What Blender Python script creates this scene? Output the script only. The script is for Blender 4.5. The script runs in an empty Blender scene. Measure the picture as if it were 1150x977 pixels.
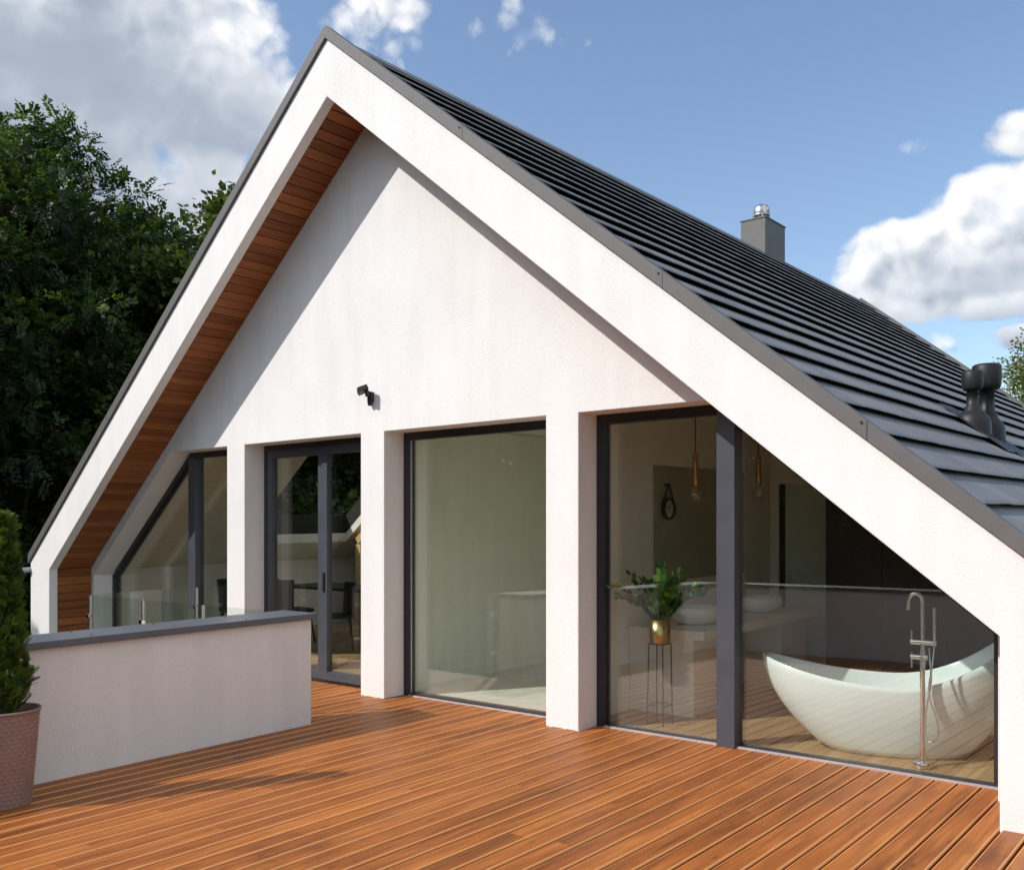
import bpy, bmesh, math, random
import numpy as np
from mathutils import Vector, Matrix, noise as mnoise
R = math.radians
scene = bpy.context.scene
COL = scene.collection

# ------------------------------------------------------------------ camera
cam_d = bpy.data.cameras.new("camera")
cam = bpy.data.objects.new("camera", cam_d)
COL.objects.link(cam)
cam.location = (0, 0, 1.6)
cam.rotation_euler = (R(90), 0, R(39.334))
cam_d.sensor_fit = 'HORIZONTAL'
cam_d.sensor_width = 36
cam_d.lens = 33.04
cam_d.shift_y = 0.0923
cam_d.clip_start = 0.05
cam_d.clip_end = 2000
scene.camera = cam

# ------------------------------------------------------------------ node helper
class NT:
    def __init__(s, tree):
        s.t = tree; s.n = tree.nodes; s.l = tree.links
    def new(s, typ, ins=None, **kw):
        n = s.n.new(typ)
        for k, v in kw.items(): setattr(n, k, v)
        for k, v in (ins or {}).items():
            sock = n.inputs[k]
            if isinstance(v, bpy.types.NodeSocket): s.l.new(v, sock)
            else: sock.default_value = v
        return n
    def math(s, op, a, b=0.0, c=0.0, clamp=False):
        n = s.new('ShaderNodeMath', {0: a, 1: b, 2: c}, operation=op)
        n.use_clamp = clamp
        return n.outputs[0]
    def ramp(s, fac, stops, interp='LINEAR'):
        n = s.new('ShaderNodeValToRGB', {0: fac})
        r = n.color_ramp; r.interpolation = interp
        while len(r.elements) < len(stops): r.elements.new(0.5)
        for e, (p, c) in zip(r.elements, stops):
            e.position = p; e.color = (c[0], c[1], c[2], 1)
        return n.outputs[0]
    def mix(s, fac, a, b, blend='MIX'):
        n = s.new('ShaderNodeMix', data_type='RGBA', blend_type=blend)
        for i, v in ((0, fac), (6, a), (7, b)):
            if isinstance(v, bpy.types.NodeSocket): s.l.new(v, n.inputs[i])
            else:
                if i and len(v) == 3: v = (*v, 1)
                n.inputs[i].default_value = v
        return n.outputs[2]
    def smooth(s, x, lo, hi):
        n = s.new('ShaderNodeMapRange', {0: x, 1: lo, 2: hi, 3: 0.0, 4: 1.0}, interpolation_type='SMOOTHSTEP')
        return n.outputs[0]

# ------------------------------------------------------------------ world: daylight sky with cumulus clouds
SUN_EL, SUN_AZ = 40.7, -147.4           # elevation; azimuth measured from +Y towards +X
world = bpy.data.worlds.new("World"); scene.world = world
world.use_nodes = True
w = NT(world.node_tree); w.n.clear()
sky = w.new('ShaderNodeTexSky', sky_type='NISHITA')
sky.sun_disc = False; sky.sun_elevation = R(SUN_EL); sky.sun_rotation = R(SUN_AZ)
sky.altitude = 200; sky.air_density = 1.0; sky.dust_density = 1.1; sky.ozone_density = 1.3
tc = w.new('ShaderNodeTexCoord')
D = tc.outputs['Generated']
sep = w.new('ShaderNodeSeparateXYZ', {0: D})
dx, dy, dz = sep.outputs
az = w.math('MULTIPLY', w.math('ARCTAN2', dx, dy), 180 / math.pi)
el = w.math('MULTIPLY', w.math('ARCSINE', dz), 180 / math.pi)
CLOUDS = [  # azimuth, elevation, half-width, half-height, strength, how white (0 grey .. 1 white)
    (-64.0, 25.5, 11.5, 6.0, 1.7, .47), (-58.0, 23.6, 5.6, 5.0, 1.5, .43), (-66.5, 19.5, 10.0, 4.4, 1.6, .36), (-57.5, 18.2, 5.4, 3.2, 1.1, .5), (-67.5, 27.5, 5.0, 3.0, 1.0, .80), (-56.5, 25.0, 2.6, 2.6, .9, .80),
    (-46.6, 28.6, 3.4, 1.8, .36, .7), (-38.5, 29.4, 2.6, 1.1, .20, .7), (-42.0, 27.6, 5.0, 1.2, .05, .7),
    (-12.0, 16.4, 4.6, 2.9, 1.6, .80), (-15.8, 14.9, 4.9, 2.4, 1.5, .74), (-13.0, 14.2, 6.0, 1.9, 1.3, .50), (-14.6, 12.6, 5.6, 1.5, 1.0, .60), (-18.2, 13.6, 3.0, 1.5, 1.0, .74),
    (-10.4, 20.4, 2.7, 1.4, 1.0, .72), (-15.8, 20.4, 1.3, .6, .2, .6), (-14.9, 10.4, 1.1, .75, .45, .8), (-11.0, 10.2, 1.6, .8, .6, .5), (-17.0, 12.0, 4.5, 1.0, .75, .72), (-12.0, 11.9, 3.5, .8, .6, .6),
    (62, 30, 38, 17, 2.0, .75), (125, 34, 34, 20, 2.0, .72), (80, 62, 55, 14, 1.4, .75), (-118, 34, 12, 6, .9, .6), (175, 24, 18, 9, 1.2, .6),  # out of view, the large ones added to whiten light on shaded walls
]
def billow(vec, det):
    n_ = w.new('ShaderNodeTexNoise', {'Vector': vec, 'Scale': 7.0, 'Detail': det, 'Roughness': .57}).outputs[0]
    v1_ = w.new('ShaderNodeTexVoronoi', {'Vector': vec, 'Scale': 21.0}).outputs[0]
    v2_ = w.new('ShaderNodeTexVoronoi', {'Vector': vec, 'Scale': 52.0}).outputs[0]
    h_ = w.math('MULTIPLY', w.math('SUBTRACT', n_, .47), 2.6)
    h_ = w.math('ADD', h_, w.math('MULTIPLY', w.math('SUBTRACT', .45, v1_), .55))
    return w.math('ADD', h_, w.math('MULTIPLY', w.math('SUBTRACT', .45, v2_), .32))
wn = w.new('ShaderNodeTexNoise', {'Vector': D, 'Scale': 26.0, 'Detail': 2.0}).outputs[1]
D2 = w.new('ShaderNodeVectorMath', {0: wn, 1: (.024, .024, .024), 2: D}, operation='MULTIPLY_ADD').outputs[0]
H0 = billow(D2, 8.0)
H1 = billow(w.new('ShaderNodeVectorMath', {0: D2, 1: (-0.007, -0.007, 0.013)}, operation='ADD').outputs[0], 4.0)
dens = None; top = None
for a, e, rx, ry, st, wh in CLOUDS:
    u = w.math('DIVIDE', w.math('SUBTRACT', az, a), rx)
    v = w.math('DIVIDE', w.math('SUBTRACT', el, e), ry)
    q = w.math('ADD', w.math('MULTIPLY', u, u), w.math('MULTIPLY', v, v))
    b = w.math('MULTIPLY', w.math('SUBTRACT', 1.0, q), st)
    t = w.math('ADD', w.math('MULTIPLY', v, 0.28), wh)       # brighter towards the top of each cloud
    t = w.math('MULTIPLY', t, w.math('MAXIMUM', b, 0.001))
    bw = w.math('MAXIMUM', b, 0.001)
    dens = b if dens is None else w.math('SMOOTH_MAX', dens, b, 0.25)
    top = (t, bw) if top is None else (w.math('ADD', top[0], t), w.math('ADD', top[1], bw))
topv = w.math('DIVIDE', top[0], top[1])
dens = w.math('MAXIMUM', dens, -0.6)
dn = w.math('ADD', dens, H0)
mask = w.smooth(dn, 0.0, 0.5)
lit = w.math('MULTIPLY', w.math('SUBTRACT', H0, H1), w.math('ADD', 0.22, w.math('MULTIPLY', w.smooth(topv, .42, .85), 0.7)))
lum = w.math('ADD', w.math('ADD', topv, lit), w.math('MULTIPLY', w.math('SUBTRACT', 0.8, dn), 0.14))
ccol = w.ramp(lum, [(0.0, (.30, .36, .44)), (0.35, (.42, .48, .57)), (0.62, (.74, .78, .84)), (0.85, (1.0, 1.0, 1.02))])
SKY_STRENGTH = 0.15
ccol = w.mix(1.0, ccol, (5.5, 5.5, 5.5), 'MULTIPLY')
mask = w.math('MULTIPLY', mask, w.smooth(el, 2.0, 8.0))
skyc = w.mix(w.math('MULTIPLY', mask, 0.97), sky.outputs[0], ccol)
bg = w.new('ShaderNodeBackground', {'Color': skyc, 'Strength': SKY_STRENGTH})
wo = w.new('ShaderNodeOutputWorld', {'Surface': bg.outputs[0]})

# ------------------------------------------------------------------ sun
sun_d = bpy.data.lights.new("sun", 'SUN')
sun_d.energy = 3.3; sun_d.angle = R(0.53); sun_d.color = (1.0, 0.955, 0.90)
sun = bpy.data.objects.new("sun", sun_d); COL.objects.link(sun)
sun.location = (-20, -30, 40)
sun.rotation_euler = Vector((0.357, 0.559, -0.570)).to_track_quat('-Z', 'Y').to_euler()

scene.view_settings.view_transform = 'Standard'
scene.view_settings.look = 'None'
scene.view_settings.gamma = 1
scene.view_settings.exposure = 0.33
scene.view_settings.use_curve_mapping = False
scene.cycles.max_bounces = 14
scene.cycles.diffuse_bounces = 8
scene.cycles.glossy_bounces = 5
scene.cycles.transparent_max_bounces = 24
scene.cycles.sample_clamp_indirect = 8
scene.cycles.caustics_reflective = True
scene.cycles.caustics_refractive = False

# ------------------------------------------------------------------ materials
def mat(name):
    m = bpy.data.materials.new(name); m.use_nodes = True
    t = NT(m.node_tree)
    b = t.n['Principled BSDF']
    return m, t, b

def simple(name, col, rough=.5, metal=0.0, spec=.5, bump=None, var=0.0):
    m, t, b = mat(name)
    b.inputs['Roughness'].default_value = rough
    b.inputs['Metallic'].default_value = metal
    b.inputs['Specular IOR Level'].default_value = spec
    tcn = t.new('ShaderNodeTexCoord').outputs['Object']
    nz = t.new('ShaderNodeTexNoise', {'Vector': tcn, 'Scale': 7.0, 'Detail': 4.0}).outputs[0]
    k = var if var else .08
    lo = tuple(c * (1 - k) for c in col); hi = tuple(min(1, c * (1 + k)) for c in col)
    t.l.new(t.ramp(nz, [(.3, lo), (.7, hi)]), b.inputs['Base Color'])
    if bump:
        bn = t.new('ShaderNodeTexNoise', {'Vector': tcn, 'Scale': bump[0], 'Detail': 3.0}).outputs[0]
        t.l.new(t.new('ShaderNodeBump', {'Height': bn, 'Strength': bump[1], 'Distance': bump[2]}).outputs[0], b.inputs['Normal'])
    return m

def stucco(name, col):
    m, t, b = mat(name)
    b.inputs['Roughness'].default_value = .9
    b.inputs['Specular IOR Level'].default_value = .2
    p = t.new('ShaderNodeNewGeometry').outputs['Position']
    big = t.new('ShaderNodeTexNoise', {'Vector': p, 'Scale': 1.3, 'Detail': 5.0, 'Roughness': .6}).outputs[0]
    stv = t.new('ShaderNodeMapping', {'Vector': p, 'Scale': (3.0, 3.0, .35)}).outputs[0]
    stn = t.new('ShaderNodeTexNoise', {'Vector': stv, 'Scale': 2.0, 'Detail': 5.0}).outputs[0]
    fine = t.new('ShaderNodeTexNoise', {'Vector': p, 'Scale': 95.0, 'Detail': 5.0, 'Roughness': .65}).outputs[0]
    vor = t.new('ShaderNodeTexVoronoi', {'Vector': p, 'Scale': 190.0}).outputs[0]
    f = t.math('ADD', t.math('MULTIPLY', big, .5), t.math('MULTIPLY', stn, .5))
    c1 = tuple(x * .93 for x in col); c2 = tuple(min(1, x * 1.03) for x in col)
    base = t.ramp(f, [(.32, c1), (.62, c2)])
    base = t.mix(.30, base, t.ramp(fine, [(.35, (.72, .71, .70)), (.65, (1, 1, 1))]), 'MULTIPLY')
    t.l.new(base, b.inputs['Base Color'])
    h = t.math('ADD', fine, t.math('MULTIPLY', vor, .5))
    t.l.new(t.new('ShaderNodeBump', {'Height': h, 'Strength': .5, 'Distance': .006}).outputs[0], b.inputs['Normal'])
    return m

def timber(name, cols, axis, rough=.5, spec=.4, grain=1.0, groove=0.0, dirt=0.0, edge=0.0, lo=.22, hi=.74, tone=.26):
    """planks: per-board tone from the 'rnd' attribute, grain stretched along axis (0=x,1=y,2=z)"""
    m, t, b = mat(name)
    p = t.new('ShaderNodeNewGeometry').outputs['Position']
    rnd = t.new('ShaderNodeAttribute', attribute_name='rnd').outputs['Fac']
    sc = [34.0, 34.0, 34.0]; sc[axis] = 1.6
    off = t.new('ShaderNodeCombineXYZ', {0: t.math('MULTIPLY', rnd, 37.0), 1: t.math('MULTIPLY', rnd, 91.0), 2: t.math('MULTIPLY', rnd, 53.0)}).outputs[0]
    v = t.new('ShaderNodeVectorMath', {0: t.new('ShaderNodeMapping', {'Vector': p, 'Scale': sc}).outputs[0], 1: off}, operation='ADD').outputs[0]
    g = t.new('ShaderNodeTexNoise', {'Vector': v, 'Scale': 1.0 * grain, 'Detail': 6.0, 'Roughness': .62, 'Distortion': .6}).outputs[0]
    sc2 = [7.0, 7.0, 7.0]; sc2[axis] = .9
    v2 = t.new('ShaderNodeVectorMath', {0: t.new('ShaderNodeMapping', {'Vector': p, 'Scale': sc2}).outputs[0], 1: off}, operation='ADD').outputs[0]
    blot = t.new('ShaderNodeTexNoise', {'Vector': v2, 'Scale': 1.0, 'Detail': 5.0, 'Roughness': .6}).outputs[0]
    f = t.math('ADD', t.math('MULTIPLY', g, .55), t.math('MULTIPLY', blot, .45))
    f = t.math('ADD', f, t.math('MULTIPLY', t.math('SUBTRACT', rnd, .5), tone))
    base = t.ramp(f, [(lo, cols[0]), ((lo + hi) / 2, cols[1]), (hi, cols[2])])
    # knots
    sk = [9.0, 9.0, 9.0]; sk[axis] = 3.2
    kn = t.new('ShaderNodeTexVoronoi', {'Vector': t.new('ShaderNodeVectorMath', {0: t.new('ShaderNodeMapping', {'Vector': p, 'Scale': sk}).outputs[0], 1: off}, operation='ADD').outputs[0], 'Scale': .8}).outputs[0]
    kmask = t.math('SUBTRACT', 1.0, t.smooth(kn, .03, .12))
    base = t.mix(t.math('MULTIPLY', kmask, .55), base, tuple(c * .35 for c in cols[0]))
    if dirt:
        dnz = t.new('ShaderNodeTexNoise', {'Vector': p, 'Scale': 1.1, 'Detail': 6.0, 'Roughness': .65}).outputs[0]
        base = t.mix(t.math('MULTIPLY', t.smooth(dnz, .52, .75), dirt), base, tuple(c * .45 for c in cols[0]))
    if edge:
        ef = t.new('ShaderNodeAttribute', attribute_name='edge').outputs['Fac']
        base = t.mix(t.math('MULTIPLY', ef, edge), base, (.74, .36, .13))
    t.l.new(base, b.inputs['Base Color'])
    b.inputs['Specular IOR Level'].default_value = spec
    t.l.new(t.math('ADD', rough - .1, t.math('MULTIPLY', blot, .22)), b.inputs['Roughness'])
    h = g
    if groove:
        wv = t.new('ShaderNodeTexWave', {'Vector': p, 'Scale': groove}, wave_type='BANDS', bands_direction='X').outputs['Fac']
        h = t.math('ADD', t.math('MULTIPLY', g, .6), t.math('MULTIPLY', wv, .8))
    t.l.new(t.new('ShaderNodeBump', {'Height': h, 'Strength': .35, 'Distance': .003}).outputs[0], b.inputs['Normal'])
    return m

def glass_mat(name, tint=(.960, .982, .955), r0=.09):
    m, t, b = mat(name)
    t.n.remove(b)
    out = t.n['Material Output']
    lw = t.new('ShaderNodeLayerWeight', {'Blend': .5}).outputs['Facing']
    p5 = t.math('POWER', lw, 5.0)
    f = t.math('ADD', r0, t.math('MULTIPLY', p5, 1 - r0))
    tr = t.new('ShaderNodeBsdfTransparent', {'Color': (*tint, 1)})
    gl = t.new('ShaderNodeBsdfGlossy', {'Color': (1, 1, 1, 1), 'Roughness': 0.0})
    p = t.new('ShaderNodeNewGeometry').outputs['Position']
    wob = t.new('ShaderNodeTexNoise', {'Vector': p, 'Scale': .9, 'Detail': 1.0}).outputs[0]
    t.l.new(t.new('ShaderNodeBump', {'Height': wob, 'Strength': .10, 'Distance': .02}).outputs[0], gl.inputs['Normal'])
    mx = t.new('ShaderNodeMixShader', {0: f, 1: tr.outputs[0], 2: gl.outputs[0]})
    t.l.new(mx.outputs[0], out.inputs['Surface'])
    return m

def leaf_mat(name, stops, transl=.35, rough=.5):
    m, t, b = mat(name)
    out = t.n['Material Output']
    rnd = t.new('ShaderNodeAttribute', attribute_name='rnd').outputs['Fac']
    col = t.ramp(rnd, stops)
    t.l.new(col, b.inputs['Base Color'])
    b.inputs['Roughness'].default_value = rough
    b.inputs['Specular IOR Level'].default_value = .35
    tl = t.new('ShaderNodeBsdfTranslucent', {'Color': t.mix(1.0, col, (1.25, 1.3, .7), 'MULTIPLY')})
    mx = t.new('ShaderNodeMixShader', {0: transl, 1: b.outputs[0], 2: tl.outputs[0]})
    t.l.new(mx.outputs[0], out.inputs['Surface'])
    return m

M = {}
M['stucco'] = stucco('white_stucco', (.835, .822, .80))
M['inside'] = stucco('interior_plaster', (.84, .81, .73))
M['room3'] = stucco('pale_green_plaster', (.86, .885, .82))
M['paletile'] = simple('pale_bounce_tile', (.68, .66, .60), .35)  # pale tiles added over the oak to bounce light in the room
M['panel'] = simple('olive_reflection', (.36, .345, .25), .22)  # mirror's dim reflection put into an even olive colour
M['inside_green'] = stucco('interior_plaster_pale_green', (.60, .66, .58))
M['deck'] = timber('oiled_deck_timber', [(.100, .026, .005), (.325, .096, .014), (.52, .185, .038)], 1, rough=.46, spec=.38, groove=62.0, dirt=.5, edge=.72, lo=.28, hi=.72, tone=.13)
M['soffit'] = timber('soffit_timber', [(.11, .030, .008), (.26, .082, .022), (.40, .145, .045)], 1, rough=.5, spec=.3)
M['floor'] = timber('oak_floor', [(.22, .13, .06), (.36, .23, .115), (.47, .32, .17)], 1, rough=.42, spec=.4)
M['pine'] = timber('pine_trim', [(.40, .25, .10), (.55, .37, .16), (.65, .46, .22)], 2, rough=.5)
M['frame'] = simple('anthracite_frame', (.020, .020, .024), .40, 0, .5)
M['mullion'] = simple('anthracite_sunlit', (.062, .067, .082), .40, 0, .5)  # same anthracite as the frames, lightened to read as sunlit
M['trim'] = simple('grey_sheet_metal', (.118, .112, .108), .6, 0, .45, var=.06)
M['coping'] = simple('dark_grey_coping', (.105, .118, .138), .42, 0, .5)
M['strip'] = simple('aluminium_strip', (.62, .60, .62), .35, .6)
M['glass'] = glass_mat('window_glass')
M['railglass'] = glass_mat('railing_glass', (.95, .975, .955), .05)
M['steel'] = simple('brushed_steel', (.62, .60, .58), .3, 1.0)
M['chrome'] = simple('chrome', (.78, .78, .78), .08, 1.0)
M['black'] = simple('black_plastic', (.018, .018, .020), .45)
M['blackvent'] = simple('black_vent_plastic', (.012, .0115, .013), .5, 0, .4)
M['white'] = simple('white_ceramic', (.82, .84, .82), .12, 0, .5, var=.01)
M['acrylic'] = simple('white_acrylic', (.79, .87, .89), .10, 0, .5, var=.01)
M['brass'] = simple('brass', (.62, .44, .20), .28, 1.0)
M['brasscop'] = simple('warm_brass', (.60, .36, .17), .3, 1.0)
M['copper'] = simple('copper', (.55, .27, .15), .3, 1.0)
M['darkpurple'] = simple('dark_cabinet', (.045, .032, .040), .35)
M['brownwall'] = simple('brown_tile', (.16, .12, .095), .4)
M['mirror'] = simple('mirror_glass', (.62, .63, .55), .015, 1.0, var=.005)
M['bulb'] = glass_mat('bulb_glass', (.95, .92, .85), .13)
M['chair'] = simple('black_fabric', (.014, .014, .017), .7)
M['soil'] = simple('dark_soil', (.03, .022, .016), .95, bump=(60, .8, .02))
M['bark'] = simple('bark', (.07, .052, .038), .9, bump=(28, .8, .03), var=.35)
M['pot'] = simple('taupe_woven_plastic', (.27, .175, .145), .6, 0, .4)
M['void'] = simple('under_deck', (.02, .018, .016), .9)
M['gutter'] = simple('light_grey_gutter', (.45, .46, .48), .4)
M['dial'] = simple('clock_dial', (.50, .48, .40), .5)
M['leather'] = simple('dark_leather', (.025, .016, .012), .6)
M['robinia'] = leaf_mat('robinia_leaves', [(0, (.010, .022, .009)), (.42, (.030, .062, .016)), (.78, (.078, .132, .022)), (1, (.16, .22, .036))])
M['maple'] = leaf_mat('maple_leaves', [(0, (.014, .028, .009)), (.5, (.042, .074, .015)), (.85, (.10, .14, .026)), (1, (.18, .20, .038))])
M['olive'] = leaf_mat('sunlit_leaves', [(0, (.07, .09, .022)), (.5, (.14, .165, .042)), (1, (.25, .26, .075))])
M['thuja'] = leaf_mat('thuja_scales', [(0, (.016, .042, .008)), (.5, (.055, .105, .016)), (1, (.14, .19, .032))], .3)
M['zz'] = leaf_mat('glossy_leaves', [(0, (.028, .075, .018)), (.6, (.065, .15, .030)), (1, (.17, .27, .06))], .2, .28)

def roof_mat():
    m, t, b = mat('dark_metal_tiles')
    p = t.new('ShaderNodeNewGeometry').outputs['Position']
    rnd = t.new('ShaderNodeAttribute', attribute_name='rnd').outputs['Fac']
    nz = t.new('ShaderNodeTexNoise', {'Vector': p, 'Scale': 3.0, 'Detail': 5.0}).outputs[0]
    f = t.math('ADD', t.math('MULTIPLY', nz, .6), t.math('MULTIPLY', rnd, .4))
    t.l.new(t.ramp(f, [(.25, (.150, .153, .158)), (.75, (.205, .208, .212))]), b.inputs['Base Color'])
    b.inputs['Roughness'].default_value = .58
    b.inputs['Specular IOR Level'].default_value = .3
    sep = t.new('ShaderNodeMapping', {'Vector': p, 'Scale': (1.2, 32.0, 1.2)}).outputs[0]
    st = t.new('ShaderNodeTexNoise', {'Vector': sep, 'Scale': 1.0, 'Detail': 3.0}).outputs[0]
    fine = t.new('ShaderNodeTexNoise', {'Vector': p, 'Scale': 16.0, 'Detail': 3.0}).outputs[0]
    h = t.math('ADD', t.math('MULTIPLY', st, 1.0), t.math('MULTIPLY', fine, .35))
    t.l.new(t.new('ShaderNodeBump', {'Height': h, 'Strength': .4, 'Distance': .012}).outputs[0], b.inputs['Normal'])
    return m
M['tiles'] = roof_mat()

def ground_mat():
    m, t, b = mat('lawn_ground')
    p = t.new('ShaderNodeNewGeometry').outputs['Position']
    nz = t.new('ShaderNodeTexNoise', {'Vector': p, 'Scale': .6, 'Detail': 8.0, 'Roughness': .7}).outputs[0]
    t.l.new(t.ramp(nz, [(.3, (.020, .032, .010)), (.7, (.055, .075, .022))]), b.inputs['Base Color'])
    b.inputs['Roughness'].default_value = .95
    t.l.new(t.new('ShaderNodeBump', {'Height': nz, 'Strength': .8, 'Distance': .2}).outputs[0], b.inputs['Normal'])
    return m
M['ground'] = ground_mat()

# ------------------------------------------------------------------ geometry helpers
YW = 6.1195
K = 0.01444          # the terrace and house rise very slightly away from the terrace edge
def sh(y): return K * (y - YW)

class MB:
    def __init__(s): s.v = []; s.f = []; s.sm = []; s.r = []; s.e = {}
    def add(s, vs, fs, smooth=False, rnd=0.5):  # rnd: per-face random value read by the materials
        o = len(s.v); s.v += [tuple(p) for p in vs]
        for f in fs:
            s.f.append([i + o for i in f]); s.sm.append(smooth); s.r.append(rnd)
        return s
    def box(s, x0, x1, y0, y1, z0, z1, rnd=.5):
        vs = [(x, y, z) for x in (x0, x1) for y in (y0, y1) for z in (z0, z1)]
        return s.add(vs, [(0, 1, 3, 2), (4, 6, 7, 5), (0, 4, 5, 1), (2, 3, 7, 6), (0, 2, 6, 4), (1, 5, 7, 3)], rnd=rnd)
    def prism(s, poly, a0, a1, axis=1, rnd=.5, smooth=False):
        """poly of 2D points; axis=1: (x,z) along y; axis=0: (y,z) along x; axis=2: (x,y) along z"""
        def P(q, a):
            return (q[0], a, q[1]) if axis == 1 else ((a, q[0], q[1]) if axis == 0 else (q[0], q[1], a))
        n = len(poly)
        area = sum(poly[i][0] * poly[(i + 1) % n][1] - poly[(i + 1) % n][0] * poly[i][1] for i in range(n))
        if (area < 0) == (axis != 1): poly = poly[::-1]
        vs = [P(q, a0) for q in poly] + [P(q, a1) for q in poly]
        fs = [tuple(reversed(range(n))), tuple(range(n, 2 * n))]
        o = len(s.v)
        s.add(vs, fs, rnd=rnd)
        for i in range(n):
            j = (i + 1) % n
            s.f.append([o + i, o + j, o + n + j, o + n + i]); s.sm.append(smooth); s.r.append(rnd)
        return s
    def tube(s, pts, rad, n=8, cap=True, rnd=.5):
        pts = [Vector(p) for p in pts]
        if not isinstance(rad, (list, tuple)): rad = [rad] * len(pts)
        up = Vector((0, 0, 1)); rings = []
        prev = None
        for i, p in enumerate(pts):
            d = (pts[min(i + 1, len(pts) - 1)] - pts[max(i - 1, 0)]).normalized()
            if prev is None:
                a = d.cross(up if abs(d.z) < .95 else Vector((1, 0, 0))).normalized()
            else:
                a = (prev - d * prev.dot(d)).normalized()
            prev = a
            b = d.cross(a)
            rings.append([p + (a * math.cos(t) + b * math.sin(t)) * rad[i] for t in [2 * math.pi * k / n for k in range(n)]])
        vs = [q for r_ in rings for q in r_]; fs = []
        for i in range(len(pts) - 1):
            for k in range(n):
                fs.append((i * n + k, i * n + (k + 1) % n, (i + 1) * n + (k + 1) % n, (i + 1) * n + k))
        s.add(vs, fs, True, rnd)
        if cap:
            s.add(rings[0], [tuple(reversed(range(n)))], False, rnd); s.add(rings[-1], [tuple(range(n))], False, rnd)
        return s
    def lathe(s, prof, c=(0, 0, 0), n=32, rnd=.5, fn=None, sx=1, sy=1):
        vs = []; fs = []
        for j, (r, z) in enumerate(prof):
            for k in range(n):
                t = 2 * math.pi * k / n
                rr = r if fn is None else r + fn(t, j, z)
                vs.append((c[0] + rr * math.cos(t) * sx, c[1] + rr * math.sin(t) * sy, c[2] + z))
        for j in range(len(prof) - 1):
            for k in range(n):
                fs.append((j * n + k, j * n + (k + 1) % n, (j + 1) * n + (k + 1) % n, (j + 1) * n + k))
        s.add(vs, fs, True, rnd)
        return s
    def out(s, name, m, parent=None, shear=True, bevel=0.0, seg=2, origin=None):
        me = bpy.data.meshes.new(name)
        off = Vector((0, 0, 0))
        p = parent
        if shear:
            while p is not None: off += p.location; p = p.parent
        vs = [(x, y, z + (sh(y) if shear else 0)) for x, y, z in s.v]
        if origin is not None: off += Vector(origin)
        vs = [(x - off.x, y - off.y, z - off.z) for x, y, z in vs]
        me.from_pydata(vs, [], s.f)
        me.polygons.foreach_set('use_smooth', s.sm)
        at = me.attributes.new('rnd', 'FLOAT', 'FACE')
        at.data.foreach_set('value', s.r)
        if s.e:
            ea = me.attributes.new('edge', 'FLOAT', 'FACE'); ev = [s.e.get(i, 0.0) for i in range(len(s.f))]; ea.data.foreach_set('value', ev)
        me.materials.append(m)
        if bevel:
            bm = bmesh.new(); bm.from_mesh(me)
            bmesh.ops.remove_doubles(bm, verts=bm.verts, dist=1e-5)
            es = [e for e in bm.edges if len(e.link_faces) == 2 and e.calc_face_angle(0) > .5]
            bmesh.ops.bevel(bm, geom=es, offset=bevel, segments=seg, affect='EDGES', profile=.5, clamp_overlap=True)
            bm.to_mesh(me); bm.free()
        me.validate()
        o = bpy.data.objects.new(name, me); COL.objects.link(o)
        if origin is not None: o.location = origin
        o.parent = parent
        return o

def tag(o, label=None, cat=None, group=None, kind=None):
    if label: o['label'] = label
    if cat: o['category'] = cat
    if group: o['group'] = group
    if kind: o['kind'] = kind
    return o

def thing(name, label, cat, loc=(0, 0, 0), rz=0.0, group=None, lean=True):
    o = bpy.data.objects.new(name, None); COL.objects.link(o)
    o.empty_display_size = .2
    o.location = (loc[0], loc[1], loc[2] + (sh(loc[1]) if lean else 0))
    o.rotation_euler = (0, 0, rz)
    return tag(o, label, cat, group)

def copy_tree(o, parent=None):
    c = o.copy(); COL.objects.link(c); c.parent = parent
    for ch in list(o.children): copy_tree(ch, c)
    return c

rng = random.Random(7)

# ------------------------------------------------------------------ setting: ground, deck, floor
g = MB().add([(-400, -400, -3.3), (400, -400, -3.3), (400, 600, -3.3), (-400, 600, -3.3)], [(0, 1, 2, 3)])
tag(g.out('ground', M['ground'], shear=False), kind='structure')

def boards(mb, x0, x1, y0, y1, pitch=.1375, gap=.0135, z=0.0, th=.027, ch=.0105):
    n = int(round((x1 - x0) / pitch))
    for i in range(n):
        a = x0 + i * pitch + gap / 2; b = x0 + (i + 1) * pitch - gap / 2
        dzz = rng.uniform(-.0008, .0008)
        zt = z + dzz
        prof = [(a, zt - th), (b, zt - th), (b, zt - ch * .8), (b - ch * .35, zt - ch * .28), (b - ch, zt), (a + ch, zt), (a + ch * .35, zt - ch * .28), (a, zt - ch * .8)]
        # boards in two or three lengths, butted end to end
        cuts = [y0]
        y = y0 + rng.uniform(1.5, 4.5)
        while y < y1 - .8:
            cuts.append(y); y += rng.uniform(3.0, 4.5)
        cuts.append(y1)
        for c0, c1 in zip(cuts[:-1], cuts[1:]):
            o_ = len(mb.f)
            mb.prism(prof, c0 + .001, c1 - .001, rnd=rng.random())
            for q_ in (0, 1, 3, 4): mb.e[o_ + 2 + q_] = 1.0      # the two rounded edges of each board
dk = MB()
boards(dk, -6.2565, 3.51, .55, 6.455)
boards(dk, -10.0, -6.62, 5.02, 6.36)
boards(dk, -6.6185, -6.255, 5.005, 6.455, pitch=.1211)
tag(dk.out('deck', M['deck']), kind='structure')
ud = MB().box(-6.25, 3.51, .40, 6.44, -.30, -.06); ud.box(-10.0, -6.26, 5.06, 6.44, -.30, -.06)
tag(ud.out('deck_base', M['void']), kind='structure')

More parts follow.
